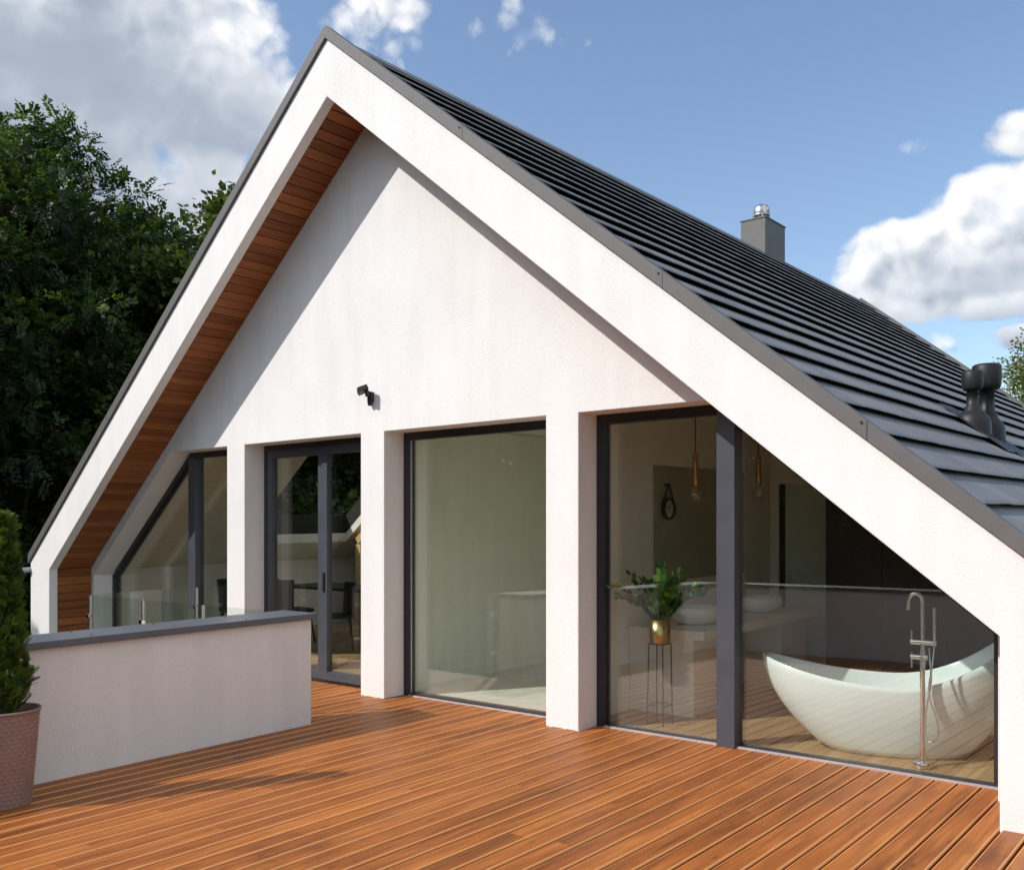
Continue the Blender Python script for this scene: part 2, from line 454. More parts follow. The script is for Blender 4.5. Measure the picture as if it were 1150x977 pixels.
fl = MB()
n = int((11.9 - .9) / .14)
for i in range(n):
    x = -12.15 + i * .14
    y = 6.47
    while y < 14.5:
        y2 = min(14.5, y + rng.uniform(1.2, 2.4))
        fl.box(x + .001, x + .139, y + .0005, y2 - .0005, -.02, .004, rnd=rng.random())
        y = y2
tag(fl.out('floor', M['floor']), kind='structure')
tf = MB()
for i in range(4):
    for j in range(6):
        tf.box(-6.69 + i * .522 + .002, -6.69 + (i + 1) * .522 - .002, 6.565 + j * .505 + .002, 6.565 + (j + 1) * .505 - .002, .0045, .009)
tag(tf.out('tiled_floor', M['paletile'], bevel=.001), kind='structure')

# ------------------------------------------------------------------ the house
XA = -6.74; S = .812
ZI, ZO = 5.555, 6.079          # inner and outer apex of the gable frame
XIL, XIR = -12.232, -1.173
house = thing('house', 'white rendered gabled house with dark tiled roof and full height terrace glazing', 'house', (XA, YW, 0))

def zi(x): return ZI - S * abs(x - XA)
def zo(x): return ZO - S * abs(x - XA)
XOL, XOR = -12.76, -.72
# gable frame: the white band that projects in front of the glazed wall
fas = [(XOL, -3.25), (XOL, zo(XOL)), (XA, ZO), (XOR, zo(XOR)), (XOR, -.02), (XIR, -.02), (XIR, zi(XIR)), (XA, ZI), (XIL, zi(XIL)), (XIL, -3.25)]
MB().prism(fas, 5.56, 5.667).out('gable_frame', M['stucco'], house, bevel=.006)
# glazed gable wall behind it: every opening reaches the floor
wall = [(-12.42, -.25), (-12.42, zi(-12.42) - .02 + .03), (XA, ZI + .14), (-1.0, zi(-1.0) + .03), (-1.0, -.05), (-1.30, -.05), (-1.30, .995), (-3.19, 2.53),
        (-4.332, 2.53), (-4.332, -.05), (-4.657, -.05), (-4.657, 2.53), (-6.582, 2.53), (-6.582, -.05), (-6.912, -.05), (-6.912, 2.53),
        (-8.812, 2.53), (-8.812, -.05), (-9.143, -.05), (-9.143, 2.53), (-10.291, 2.53), (-12.18, .995), (-12.18, -.25)]
MB().prism(wall, YW, 6.56).out('gable_wall', M['stucco'], house, bevel=.006)

# timber soffit lining between frame and wall (left and right slopes, knees)
def soffit(side):
    mb = MB()
    def place(a, b, n_):
        L = math.hypot(b[0] - a[0], b[1] - a[1]); ux, uz = (b[0] - a[0]) / L, (b[1] - a[1]) / L
        k = int(L / .105)
        px = L / k
        for i in range(k):
            s0, s1 = i * px + .003, (i + 1) * px - .003
            c = .004
            def P(s_, d): return (a[0] + ux * s_ + n_[0] * d, a[1] + uz * s_ + n_[1] * d)
            poly = [P(s0, .02), P(s1, .02), P(s1, c), P(s1 - c, 0), P(s0 + c, 0), P(s0, c)]
            mb.prism(poly, 5.668, 6.118, rnd=rng.random())
        poly = [(a[0] + n_[0] * .021, a[1] + n_[1] * .021), (b[0] + n_[0] * .021, b[1] + n_[1] * .021), (b[0] + n_[0] * .05, b[1] + n_[1] * .05), (a[0] + n_[0] * .05, a[1] + n_[1] * .05)]
        mb.prism(poly, 5.668, 6.118, rnd=.0)
    q = 1 if side == 'l' else -1
    xk = XIL if side == 'l' else XIR
    o = .012
    nl = math.hypot(S, 1)
    kx, kz = xk - q * o, zi(xk) + o * (nl - S)
    place((kx, -.6 if side == 'l' else .0), (kx, kz), (-q, 0))
    place((kx, kz), (XA, ZI + o * nl), (-q * S / nl, 1 / nl))
    return mb
sf = soffit('l')
sf2 = soffit('r'); sf.add(sf2.v, [], False)
base = len(sf.v) - len(sf2.v)
for f_, s_, r_ in zip(sf2.f, sf2.sm, sf2.r): sf.f.append([i + base for i in f_]); sf.sm.append(s_); sf.r.append(r_)
sf.out('soffit', M['soffit'], house)

# shell: roof slabs, side walls, back gable
def band(x0, x1, lo=.0, hi=-.03):
    return [(x0, zi(x0) + .06), (x1, zi(x1) + .06), (x1, zi(x1) + .20), (x0, zi(x0) + .20)] if not lo else [(x0, zi(x0) + .201), (x1, zi(x1) + .201), (x1, zo(x1) + hi), (x0, zo(x0) + hi)]
YB = 19.60
for lo_, nm_, mm_ in ((0, 'ceiling_lining', 'inside'), (1, 'roof_deck', 'void')):
    shell = MB()
    shell.prism(band(XA, XOR, lo_), 5.668, YB)
    shell.prism(band(XOL, XA, lo_), 5.668, 8.3)
    shell.prism(band(XOL, -12.0, lo_), 8.3, 10.3)  # left slope kept open here, an unseen gap added to let sun in
    shell.prism(band(-10.2, XA, lo_), 8.3, 10.3)
    shell.prism(band(XOL, XA, lo_), 10.3, YB)
    rs = shell.out(nm_, M[mm_], house)
sw = MB()
sw.box(-1.10, -.74, 5.668, YB, -3.2, 1.10)
sw.box(-12.74, -12.30, 5.668, YB, -3.2, 1.06)
sw.prism([(-12.7, -3.2), (-12.7, 1.1), (XA, 5.95), (-.76, 1.1), (-.76, -3.2)], YB - .35, YB - .02)
sw.box(-12.29, -1.11, 6.57, YB - .36, -.35, -.05)
sw.box(-12.2, -6.3, 6.2, 6.55, -3.2, -.3)
sw.out('outer_wall', M['stucco'], house)

# interior partitions
iw = MB()
iw.box(-6.80, -6.75, 6.562, 13.0, -.02, 2.75)
r3w = MB().box(-6.748, -6.70, 6.562, 9.598, .01, 2.645); r3w.box(-6.698, -6.582, 6.562, 6.70, .01, 2.645); r3w.box(-6.695, -4.607, 9.55, 9.598, .01, 2.645)
r3w.out('interior_wall', M['room3'], house)
iw.box(-4.60, -4.45, 6.562, 12.0, -.02, 2.75)
iw.prism([(-4.448, -.02), (-1.11, -.02), (-1.11, 1.0), (-3.1, 2.6), (-3.1, 2.645), (-4.448, 2.645)], 10.0, 10.15)
iw.box(-4.605, -6.695, 9.6, 9.75, -.02, 2.75)
iw.prism([(-6.695, 2.65), (-2.9, 2.65), (-2.9, 2.76), (-6.695, 2.76)], 6.562, 12.0)
iw.box(-12.28, -6.81, 14.3, 14.45, -.02, 5.0)
iw.out('interior_wall', M['inside'], house)
bb = MB().box(-6.698, -6.682, 6.71, 9.59, .005, .09)  # white strip standing in for a pale line reflected in the pane
bb.out('reflection_strip', M['white'], house, bevel=.003)

# dormer cheek seen through the door: pale plaster with pine trim, lit through an unseen gap added in the roof
ck = MB().prism([(-11.6, .0), (-11.6, 1.35), (-10.35, 2.35), (-9.7, 2.35), (-9.7, .0)], 10.4, 10.5)
ck.out('dormer_wall', M['inside_green'], house)
pt = MB()
pt.prism([(-11.66, 1.30), (-10.35, 2.36), (-10.35, 2.50), (-11.72, 1.40)], 10.26, 10.40)
pt.box(-11.72, -11.60, 10.26, 10.40, .0, 1.30)
pt.box(-11.60, -9.7, 10.36, 10.398, .0, .10)
pt.out('dormer_trim', M['pine'], house, bevel=.004)

# roof covering: stepped metal tiles, both slopes
def tiles(side):
    mb = MB()
    q = 1 if side == 'r' else -1
    pitch = .270; k = int(math.ceil((6.03) / pitch))
    r2 = random.Random(3 if q > 0 else 4)
    y0, y1 = 5.625, 19.598
    ny = 40 if q > 0 else 14
    dy_ = (y1 - y0) / ny
    for i in range(k):
        d0 = i * pitch - .02; d1 = min((i + 1) * pitch, 6.05)
        if i == 0: d0 = 0.03
        for j in range(ny):
            ya, yb = y0 + j * dy_, y0 + (j + 1) * dy_
            if q < 0 and yb > 8.3 and ya < 10.3 and 3.4 < d1 and d0 < 5.3: continue
            lift = .072 + r2.uniform(-.002, .002)
            dd = max(.02, d0 - .09)
            za = ZO - S * dd - .002; zb = ZO - S * d1 + lift
            prof = [(XA + q * dd, za), (XA + q * (d1 - .015), ZO - S * (d1 - .015) + lift - .0005), (XA + q * (d1 + .004), zb - .006), (XA + q * (d1 + .005), zb - .014), (XA + q * (d1 - .012), zb - .010), (XA + q * dd, za - .007)]
            mb.prism(prof, ya + .0012, yb - .0012, rnd=r2.random())
    return mb
rf = tiles('r').out('roof', M['tiles'], house)
rl = tiles('l')
rl.out('roof', M['tiles'], house)
rc = MB()
rc.prism([(XA - .13, ZO - .045), (XA - .02, ZO + .058), (XA + .02, ZO + .058), (XA + .13, ZO - .045), (XA, ZO + .04)], 5.63, 19.58)
rc.out('ridge_cap', M['tiles'], rf, bevel=.006)
# verge trim front and back
def verge(ya, yb, lo=.002):
    t_ = .118
    mb = MB()
    mb.prism([(XA, ZO + lo), (XA, ZO + t_), (XOR + .02, zo(XOR + .02) + t_), (XOR + .02, zo(XOR + .02) + lo)], ya, yb)
    mb.prism([(XA, ZO + lo), (XA, ZO + t_), (XOL - .03, zo(XOL - .03) + t_), (XOL - .03, zo(XOL - .03) + lo)], ya, yb)
    return mb
vg = verge(5.535, 5.622)
vg.out('verge_trim', M['trim'], rf, bevel=.004)
verge(19.601, 19.66, -.15).out('verge_trim', M['trim'], rf, bevel=.004)
for xs in (-5.08, -3.26, -1.9):
    z_ = zo(xs) + .085
    sc = MB().prism([(xs + .008 * math.cos(a), z_ + .008 * math.sin(a)) for a in [2 * math.pi * k / 10 for k in range(10)]], 5.528, 5.5345)
    sc.out('screw', M['black'], rf)
for xs in (-5.05, -3.23, -1.87):
    MB().prism([(xs, zo(xs) + .004), (xs + .004, zo(xs + .004) + .004), (xs + .004, zo(xs + .004) + .117), (xs, zo(xs) + .117)], 5.5335, 5.5349).out('trim_joint', M['black'], rf)
gt = MB()
gp = [(-12.80 + .055 * math.cos(a), 1.10 + .06 * math.sin(a)) for a in [math.pi + i * math.pi / 8 for i in range(9)]]
gp += [(x * .9 + -12.80 * .1, z + .012) for x, z in reversed(gp)]
gt.prism(gp, 5.50, 19.6)
gt.out('gutter', M['gutter'], house)

# chimney and roof vents
ch = MB().box(-7.07, -6.63, 14.72, 15.52, 5.4, 6.655)
chim = ch.out('chimney', M['trim'], rf, bevel=.006)
MB().box(-7.082, -6.618, 14.708, 15.532, 6.656, 6.680).out('chimney_cap', M['trim'], rf, bevel=.004)
fp = MB()
fp.lathe([(.0, .30), (.07, .295), (.115, .27), (.135, .22), (.135, .13), (.15, .125), (.15, .10), (.10, .10), (.10, .0)], (-6.85, 15.05, 6.685), 24)
for k in range(6):
    a = k * math.pi / 3
    fp.tube([(-6.85 + .15 * math.cos(a), 15.05 + .15 * math.sin(a), 6.686), (-6.85 + .155 * math.cos(a), 15.05 + .155 * math.sin(a), 6.80)], .008, 5)
fp.lathe([(.16, .02), (.168, .03), (.168, .045), (.16, .05)], (-6.85, 15.05, 6.685), 24)
fp.out('flue', M['steel'], rf)

def roofvent(x, y, hp, rp, rh, hh):
    zb = zo(x) + .05
    mb = MB()
    mb.lathe([(.175, -.10), (.168, .03), (.15, .085), (.115, .125), (rp * 1.45, .15), (rp * 1.42, .185), (rp * 1.06, .195), (rp, hp), (rh * .76, hp + .0), (rh * .90, hp + .02), (rh * .97, hp + .055), (rh, hp + hh * .55),
              (rh * .985, hp + hh * .93), (rh * .92, hp + hh), (rh * .88, hp + hh * .985), (rh * .80, hp + hh * 1.03), (0, hp + hh * 1.04)], (x, y, zb), 28)
    # flashing plate lying on the tiles
    p = .24
    for y0, y1 in ((y - p, y + p),):
        pl = [(x - p, zo(x - p) + .068), (x + p * 1.5, zo(x + p * 1.5) + .068), (x + p * 1.5, zo(x + p * 1.5) + .08), (x - p, zo(x - p) + .08)]
        mb.prism(pl, y0, y1)
    return mb.out('roof_vent', M['blackvent'], rf)
roofvent(-2.34, 9.95, .345, .052, .100, .185)
roofvent(-2.29, 10.30, .42, .070, .138, .25)

# ------------------------------------------------------------------ windows and door (frames in the wall openings)
GY0, GY1 = 6.375, 6.465
def bar(mb, poly, a=GY0, b=GY1): mb.prism(poly, a, b)
def pane(parent, poly, y=6.42, name='pane', m='glass'):
    return MB().prism(poly, y - .012, y + .012).out(name, M[m], parent)

nl = math.hypot(S, 1)
# window 1: cut by the left slope, one mullion
f1 = MB()
wf = .065
x0, x1 = -12.178, -9.145
zc = 1.0
zt = 2.527
def sl(x, d): return .995 + S * (x + 12.18) - d       # underside of the sloping reveal, moved down by d
f1.prism([(x0, .0), (x0 + wf, .0), (x0 + wf, sl(x0 + wf, .003 + wf * nl)), (x0, sl(x0, .003))], GY0, GY1)
xk = -10.291
f1.prism([(x0 + wf, sl(x0 + wf, .003)), (xk, sl(xk, .003)), (xk + .02, zt - wf), (x0 + wf, sl(x0 + wf, .003 + wf * nl))], GY0, GY1)
f1.prism([(xk, zt), (x1, zt), (x1, zt - wf), (xk + .02, zt - wf)], GY0, GY1)
f1.box(x1 - wf, x1, GY0, GY1, 0, zt - wf)
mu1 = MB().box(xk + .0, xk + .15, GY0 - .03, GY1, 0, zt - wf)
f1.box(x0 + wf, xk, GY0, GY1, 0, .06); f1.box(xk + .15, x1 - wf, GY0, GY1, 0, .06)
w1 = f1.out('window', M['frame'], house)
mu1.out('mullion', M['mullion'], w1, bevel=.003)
w1['label'] = 'tall window cut by the left roof slope'
pane(w1, [(x0 + wf, .06), (xk, .06), (xk, sl(xk, wf * nl)), (x0 + wf, sl(x0 + wf, wf * nl))])
pane(w1, [(xk + .15, .06), (x1 - wf, .06), (x1 - wf, zt - wf), (xk + .15, zt - wf)])

# terrace door: fixed light on the left, opening leaf on the right
x0, x1 = -8.810, -6.914
fd = MB()
fd.box(x0, x0 + .055, GY0, GY1, 0, zt); fd.box(x1 - .055, x1, GY0, GY1, 0, zt); fd.box(x0 + .055, x1 - .055, GY0, GY1, zt - .055, zt)
fd.box(x0 + .055, x1 - .055, GY0, GY1, 0, .03)
door = fd.out('terrace_door', M['frame'], house)
xm = -7.82
for (a, b, yo) in ((x0 + .056, xm + .03, .012), (xm + .034, x1 - .056, -.012)):
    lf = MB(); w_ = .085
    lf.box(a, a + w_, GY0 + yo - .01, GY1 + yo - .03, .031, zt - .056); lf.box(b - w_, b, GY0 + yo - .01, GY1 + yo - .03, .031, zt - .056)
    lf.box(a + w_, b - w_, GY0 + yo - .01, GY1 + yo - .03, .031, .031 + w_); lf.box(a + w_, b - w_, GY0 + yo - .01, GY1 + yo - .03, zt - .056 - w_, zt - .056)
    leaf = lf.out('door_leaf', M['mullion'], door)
    MB().box(a + w_, b - w_, 6.405 + yo, 6.43 + yo, .031 + w_, zt - .056 - w_).out('pane', M['glass'], door)
hd = MB().box(xm + .06, xm + .085, 6.335, 6.352, .95, 1.15); hd.box(xm + .065, xm + .08, 6.35, 6.366, 1.02, 1.04)
hd.out('handle', M['frame'], door, bevel=.003)

# window 3: one fixed pane
x0, x1 = -6.580, -4.659
f3 = MB(); wf3 = .07
f3.box(x0, x0 + wf3, GY0, GY1, 0, zt); f3.box(x1 - wf3, x1, GY0, GY1, 0, zt); f3.box(x0 + wf3, x1 - wf3, GY0, GY1, zt - wf3, zt); f3.box(x0 + wf3, x1 - wf3, GY0, GY1, 0, .022)
w3 = f3.out('window', M['frame'], house)
w3['label'] = 'single pane window between two white piers'
pane(w3, [(x0 + wf3, .022), (x1 - wf3, .022), (x1 - wf3, zt - wf3), (x0 + wf3, zt - wf3)])
b3 = MB().box(x0 + wf3, x0 + wf3 + .012, GY0 + .02, GY0 + .03, .02, zt - wf3)
b3.out('glazing_bead', M['strip'], w3)

# window 4: tall light and a light cut by the right slope
x0 = -4.330; xk = -3.235; xr = -1.302
def sr(x, d): return .995 + S * (-1.30 - x) - d
f4 = MB(); wf4 = .075
f4.box(x0, x0 + wf4, GY0, GY1, 0, zt); f4.box(x0 + wf4, xk, GY0, GY1, zt - wf4, zt); f4.box(x0 + wf4, xk, GY0, GY1, 0, .014)
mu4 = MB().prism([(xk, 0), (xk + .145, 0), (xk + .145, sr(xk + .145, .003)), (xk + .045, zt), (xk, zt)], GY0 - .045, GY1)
f4.prism([(xk + .145, sr(xk + .145, .003)), (xr, sr(xr, .003)), (xr - wf4, sr(xr - wf4, .003 + wf4 * nl)), (xk + .145, sr(xk + .145, .003 + wf4 * nl))], GY0, GY1)
f4.prism([(xr, 0), (xr, sr(xr, .003)), (xr - wf4, sr(xr - wf4, .003 + wf4 * nl)), (xr - wf4, 0)], GY0, GY1)
f4.box(xk + .145, xr - wf4, GY0, GY1, 0, .014)
w4 = f4.out('window', M['frame'], house)
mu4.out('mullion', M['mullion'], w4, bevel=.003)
w4['label'] = 'bathroom window cut by the right roof slope'
pane(w4, [(x0 + wf4, .014), (xk, .014), (xk, zt - wf4), (x0 + wf4, zt - wf4)])
pane(w4, [(xk + .145, .014), (xr - wf4, .014), (xr - wf4, sr(xr - wf4, wf4 * nl)), (xk + .145, sr(xk + .145, wf4 * nl))])
for a_, b_ in ((-4.25, xk - .005), (xk + .15, -1.31)):
    MB().box(a_, b_, 6.356, 6.373, -.004, .012).out('sill_strip', M['strip'], w4)
st = MB().box(-6.50, -4.67, 6.356, 6.373, -.004, .010)
st.out('sill_strip', M['strip'], w3)

# ------------------------------------------------------------------ terrace parapets
def parapet(label, x0, x1, y0, y1, cap):
    t = thing('parapet_wall', label, 'parapet', ((x0 + x1) / 2, (y0 + y1) / 2, 0), group='terrace parapets')
    MB().box(x0, x1, y0, y1, -.6, .872).out('wall', M['stucco'], t, bevel=.006)
    c = MB()
    cx0, cx1, cy0, cy1 = cap
    c.box(cx0, cx1, cy0, cy1, .873, .922)
    cp = c.out('coping', M['coping'], t, bevel=.005)
    for yy in np.arange(cy0 + .3, cy1, .62):
        for xx in (cx0 + .09, cx1 - .07):
            if cx1 - cx0 < 1: MB().lathe([(0, .004), (.008, .003), (.010, 0)], (xx, float(yy), .9225), 10).out('screw', M['frame'], cp)
    return t
parapet('low white parapet with flat grey coping, running towards the house left of the deck', -6.62, -6.26, .40, 5.0, (-6.665, -6.215, .36, 5.03))
parapet('low white parapet closing the terrace opposite the windows, grey coping', -6.255, 3.5, .14, .50, (-6.21, 3.55, .10, .54))

# ------------------------------------------------------------------ glass railing of the small balcony
rail = thing('glass_railing', 'frameless clear glass railing with steel posts behind the low parapet', 'railing', (-10.0, 5.02, 0))
def post(x, y, n=2):
    mb = MB().tube([(x, y, -.02), (x, y, .905)], .0215, 14)
    p = mb.out('post', M['steel'], rail)
    for z in (.25, .68):
        MB().box(x - .028, x + .028, y - .035, y + .012, z - .022, z + .022).out('clamp', M['chrome'], p, bevel=.006)
for x, y in ((-10.02, 5.0), (-8.93, 5.0), (-7.86, 5.0), (-6.73, 5.0), (-10.02, 6.29)): post(x, y)
for a, b in ((-9.985, -8.965), (-8.895, -7.895), (-7.825, -6.765)):
    MB().box(a, b, 4.977, 4.987, .08, .91).out('pane', M['railglass'], rail, bevel=.002)
MB().box(-10.045, -10.035, 5.035, 6.255, .08, .91).out('pane', M['railglass'], rail, bevel=.002)

# ------------------------------------------------------------------ wall light above the piers
wl = thing('floodlight', 'small black floodlight with sensor fixed to the white gable wall', 'wall lamp', (-6.755, YW - .001, 2.88))
wl.scale = (.70, .70, .70)
mb = MB().box(-.03, .05, -.055, 0, -.09, .05); mb.box(-.012, .03, -.11, -.054, -.02, .06)
mb.out('bracket', M['black'], wl, shear=False, bevel=.006)
hb = MB()
hb.box(-.075, .075, -.07, .07, -.032, .032)
hb.box(-.062, .062, -.079, -.071, -.024, .024)
h_ = hb.out('lamp_head', M['black'], wl, shear=False, bevel=.006)
h_.location = (-.015, -.145, .068); h_.rotation_euler = (R(24), R(-16), R(-42))
sn = MB().lathe([(0, -.05), (.02, -.047), (.03, -.03), (.03, 0)], (.012, -.045, -.092), 14)
sn.out('sensor', M['black'], wl, shear=False)

# ------------------------------------------------------------------ bathroom
bath = thing('bathtub', 'white boat shaped freestanding bathtub behind the glass of the sloping window', 'bathtub', (-2.15, 6.96, .006), R(19))
def bathmesh():
    mb = MB(); n = 64; lev = 14
    L0, L1, W = .92, .93, .375
    def rimz(c): return .50 + (.155 * c * c if c < 0 else .50 * c * c)
    rings = []
    for j in range(lev + 1):                                  # outside, from the base to the rim
        q = j / lev
        ring = []
        for k in range(n):
            t = 2 * math.pi * k / n
            c, s_ = math.cos(t), math.sin(t)
            zr = rimz(c)
            e = math.sin(q * math.pi / 2) ** .8
            lx = (.46 + ((L1 if c > 0 else L0) - .46) * (math.sin(q * math.pi / 2) ** .80) * (.93 + .07 * q)) * c
            ly = (.235 + (W - .235) * (math.sin(q * math.pi / 2) ** .9)) * (abs(s_) ** .92) * (1 if s_ >= 0 else -1)
            ring.append((lx, ly, zr * q))
        rings.append(ring)
    top = rings[-1]
    def inner(scale_x, scale_y, f):
        return [(x * scale_x, y * scale_y, f(z)) for x, y, z in top]
    rings.append(inner(.992, .975, lambda z: z + .004))
    rings.append(inner(.975, .945, lambda z: z + .002))
    rings.append(inner(.965, .93, lambda z: z - .012))
    for q in (.85, .7, .55, .4, .25, .12, .04):
        rings.append(inner(.45 + .515 * q ** .75, .55 + .38 * q ** .6, lambda z, q=q: .10 + (z - .10) * q))
    vs = [p for r_ in rings for p in r_]; fs = []
    for i in range(len(rings) - 1):
        for k in range(n): fs.append((i * n + k, i * n + (k + 1) % n, (i + 1) * n + (k + 1) % n, (i + 1) * n + k))
    fs.append(tuple(range((len(rings) - 1) * n, len(rings) * n)))
    fs.append(tuple(reversed(range(n))))
    mb.add(vs, fs, True)
    return mb
bathmesh().out('tub', M['acrylic'], bath, shear=False)
MB().lathe([(0, .004), (.03, .004), (.034, 0)], (.0, 0, .103), 18).out('drain', M['chrome'], bath, shear=False)

tap = thing('bath_tap', 'tall floor standing chrome bath tap with hand shower beside the bathtub', 'bath tap', (-1.86, 6.60, .006), 0)
tm = MB()
tm.lathe([(0, .0), (.062, 0), (.064, .003), (.064, .036), (.061, .04), (0, .04)], (0, 0, 0), 28)
tm.tube([(0, 0, .03), (0, 0, .78)], .017, 14)
tm.out('column', M['chrome'], tap, shear=False)
sp = [(0, 0, .78), (0, 0, 1.10)] + [(-.045 + .045 * math.cos(a), .0, 1.10 + .06 * math.sin(a)) for a in [i * math.pi / 10 for i in range(1, 10)]] + [(-.09, 0, 1.10), (-.093, .0, 1.045)]
MB().tube(sp, .0125, 12).out('spout', M['chrome'], tap, shear=False)
vl = MB()
vl.tube([(-.075, 0, .835), (.085, 0, .835)], .017, 14)
vl.tube([(-.075, 0, .735), (.03, 0, .735)], .017, 14)
vl.out('mixer', M['chrome'], tap, shear=False)
for z in (.835, .735):
    MB().tube([(-.07, 0, z + (.075 if z > .8 else .03)), (-.07, 0, z - (.02 if z > .8 else .075))], .0055, 8).out('handle', M['chrome'], tap, shear=False)
MB().tube([(.078, -.01, .83), (.078, -.012, .90), (.078, -.014, 1.07)], [.008, .010, .011], 10).out('hand_shower', M['chrome'], tap, shear=False)
hs = []
ctrl = [(.078, -.012, .83), (.068, -.03, .68), (.055, -.05, .50), (.105, -.05, .33), (.11, -.045, .24), (.07, -.04, .185), (.03, -.03, .22), (.03, -.025, .38), (.06, -.02, .58), (.05, -.012, .72), (.04, .0, .80)]
for i in range(len(ctrl) - 1):
    p0, p1, p2, p3 = [Vector(ctrl[min(max(i + d, 0), len(ctrl) - 1)]) for d in (-1, 0, 1, 2)]
    for u in np.linspace(0, 1, 6, endpoint=False):
        hs.append(.5 * ((2 * p1) + (p2 - p0) * u + (2 * p0 - 5 * p1 + 4 * p2 - p3) * u * u + (3 * p1 - p0 - 3 * p2 + p3) * u ** 3))
hs.append(Vector(ctrl[-1]))
MB().tube(hs, .0058, 8).out('hose', M['chrome'], tap, shear=False)

# vanity, basins, mirror, clock, pendants
van = thing('vanity_counter', 'beige vanity counter with overhanging slab under the olive wall mirror', 'counter', (-4.07, 8.2, 0))
MB().box(-4.447, -3.70, 7.02, 9.5, .665, .74).out('slab', M['inside'], van, bevel=.004)
MB().box(-4.447, -3.82, 7.06, 7.75, .006, .664).out('cabinet', M['inside'], van, bevel=.003)
MB().box(-4.447, -3.82, 8.85, 9.46, .006, .664).out('cabinet', M['inside'], van, bevel=.003)
def basin(y, lab):
    t = thing('wash_basin', lab, 'basin', (-4.05, y, .741), group='vessel basins on the vanity counter')
    mb = MB(); prof = [(.0, 0), (.13, 0), (.185, .03), (.215, .085), (.21, .145), (.205, .15), (.198, .147), (.195, .09), (.16, .04), (0, .03)]
    mb.lathe(prof, (0, 0, 0), 36, sy=1.3)
    mb.out('bowl', M['white'], t, shear=False)
    sp_ = MB().lathe([(0, .003), (.025, .003), (.03, 0)], (0, 0, .031), 14)
    sp_.out('drain', M['chrome'], t, shear=False)
basin(7.55, 'round white vessel basin on the counter beside the brass planter')
basin(8.85, 'white vessel basin at the far end of the vanity counter')

mr = thing('wall_mirror', 'large mirror with a flat olive reflection on the beige bathroom wall above the basins', 'wall panel', (-4.449, 8.4, 1.1))
MB().box(-4.449, -4.437, 7.46, 9.32, 1.10, 2.17).out('panel', M['panel'], mr, bevel=.002)
ck = thing('wall_clock', 'round black clock hanging by a dark strap in front of the olive bathroom mirror', 'clock', (-4.415, 7.66, 1.77))
def ring(rin, rout, d, n=40):
    mb = MB(); vs = []; fs = []
    for k in range(n):
        a = 2 * math.pi * k / n; c, s_ = math.cos(a), math.sin(a)
        vs += [(0, rin * c, rin * s_), (d, rin * c, rin * s_), (d, rout * c, rout * s_), (0, rout * c, rout * s_)]
    for k in range(n):
        i, j = k * 4, ((k + 1) % n) * 4
        for q in range(4): fs.append((i + q, i + (q + 1) % 4, j + (q + 1) % 4, j + q))
    mb.add(vs, fs, True); return mb
ring(.088, .103, .035).out('case', M['leather'], ck, shear=False)
dm = MB().prism([(.089 * math.cos(a), .089 * math.sin(a)) for a in [2 * math.pi * k / 40 for k in range(40)]], .006, .012, axis=0)
dm.out('dial', M['dial'], ck, shear=False)
for nm_, a, l, w_, d_ in (('hour_hand', 2.6, .045, .005, .014), ('minute_hand', .95, .065, .004, .0175)):
    c, s_ = math.cos(a), math.sin(a)
    MB().prism([(-s_ * w_, c * w_), (s_ * w_, -c * w_), (c * l + s_ * w_ * .5, s_ * l - c * w_ * .5), (c * l - s_ * w_ * .5, s_ * l + c * w_ * .5)], d_, d_ + .003, axis=0).out(nm_, M['black'], ck, shear=False)
st_ = MB()
for q in (-1, 1):
    st_.tube([(.018, q * .098, .03), (.018, q * .055, .13), (.014, q * .012, .225)], .009, 8)
st_.out('strap', M['leather'], ck, shear=False)
MB().tube([(-.022, 0, .222), (.03, 0, .222)], .012, 10).out('peg', M['leather'], ck, shear=False)

def pendant(y, zb, lab):
    t = thing('pendant_lamp', lab, 'pendant lamp', (-4.0, y, zb), group='brass pendant lamps')
    MB().tube([(0, 0, .36), (0, 0, 2.64 - zb)], .005, 6).out('cable', M['black'], t, shear=False)
    MB().lathe([(0, .375), (.02, .372), (.025, .365), (.025, .085), (.02, .08), (0, .08)], (0, 0, 0), 20).out('socket', M['brasscop'], t, shear=False)
    b = MB().lathe([(.016, .08), (.022, .062), (.045, .045), (.062, .012), (.064, -.012), (.052, -.045), (.028, -.06), (0, -.064)], (0, 0, 0), 24)
    bo = b.out('bulb', M['bulb'], t, shear=False)
    f_ = MB().tube([(.008 * math.cos(i * 1.3), .008 * math.sin(i * 1.3), .05 - i * .006) for i in range(14)], .0018, 5)
    f_.out('filament', M['copper'], bo, shear=False)
pendant(7.43, 1.89, 'brass pendant lamp with bare bulb, hanging over the nearer basin')
pendant(8.72, 1.92, 'brass pendant lamp with bare bulb, seen right of the grey mullion')

# far wall of the bathroom: door, dark tall cabinets, brown tiled part
dr = thing('interior_door', 'pale inner door ajar in the far bathroom wall', 'door', (-4.1, 9.99, 0))
MB().box(-4.40, -4.33, 9.955, 9.998, .006, 2.12).out('frame', M['inside'], dr)
MB().box(-3.72, -3.65, 9.955, 9.998, .006, 2.12).out('frame', M['inside'], dr)
MB().box(-4.33, -3.72, 9.955, 9.998, 2.05, 2.12).out('frame', M['inside'], dr)
MB().box(-4.33, -4.26, 9.985, 9.998, .006, 2.05).out('gap', M['black'], dr)  # black strip standing in for the shaded opening beside the leaf
MB().box(-4.255, -3.73, 9.965, 9.997, .01, 2.045).out('leaf', M['inside_green'], dr, bevel=.003)
MB().box(-4.20, -4.185, 9.93, 9.964, .98, 1.10).out('handle', M['steel'], dr)
cb = thing('tall_cabinet', 'dark purple brown tall cabinets against the far bathroom wall', 'cabinet', (-2.9, 9.7, 0))
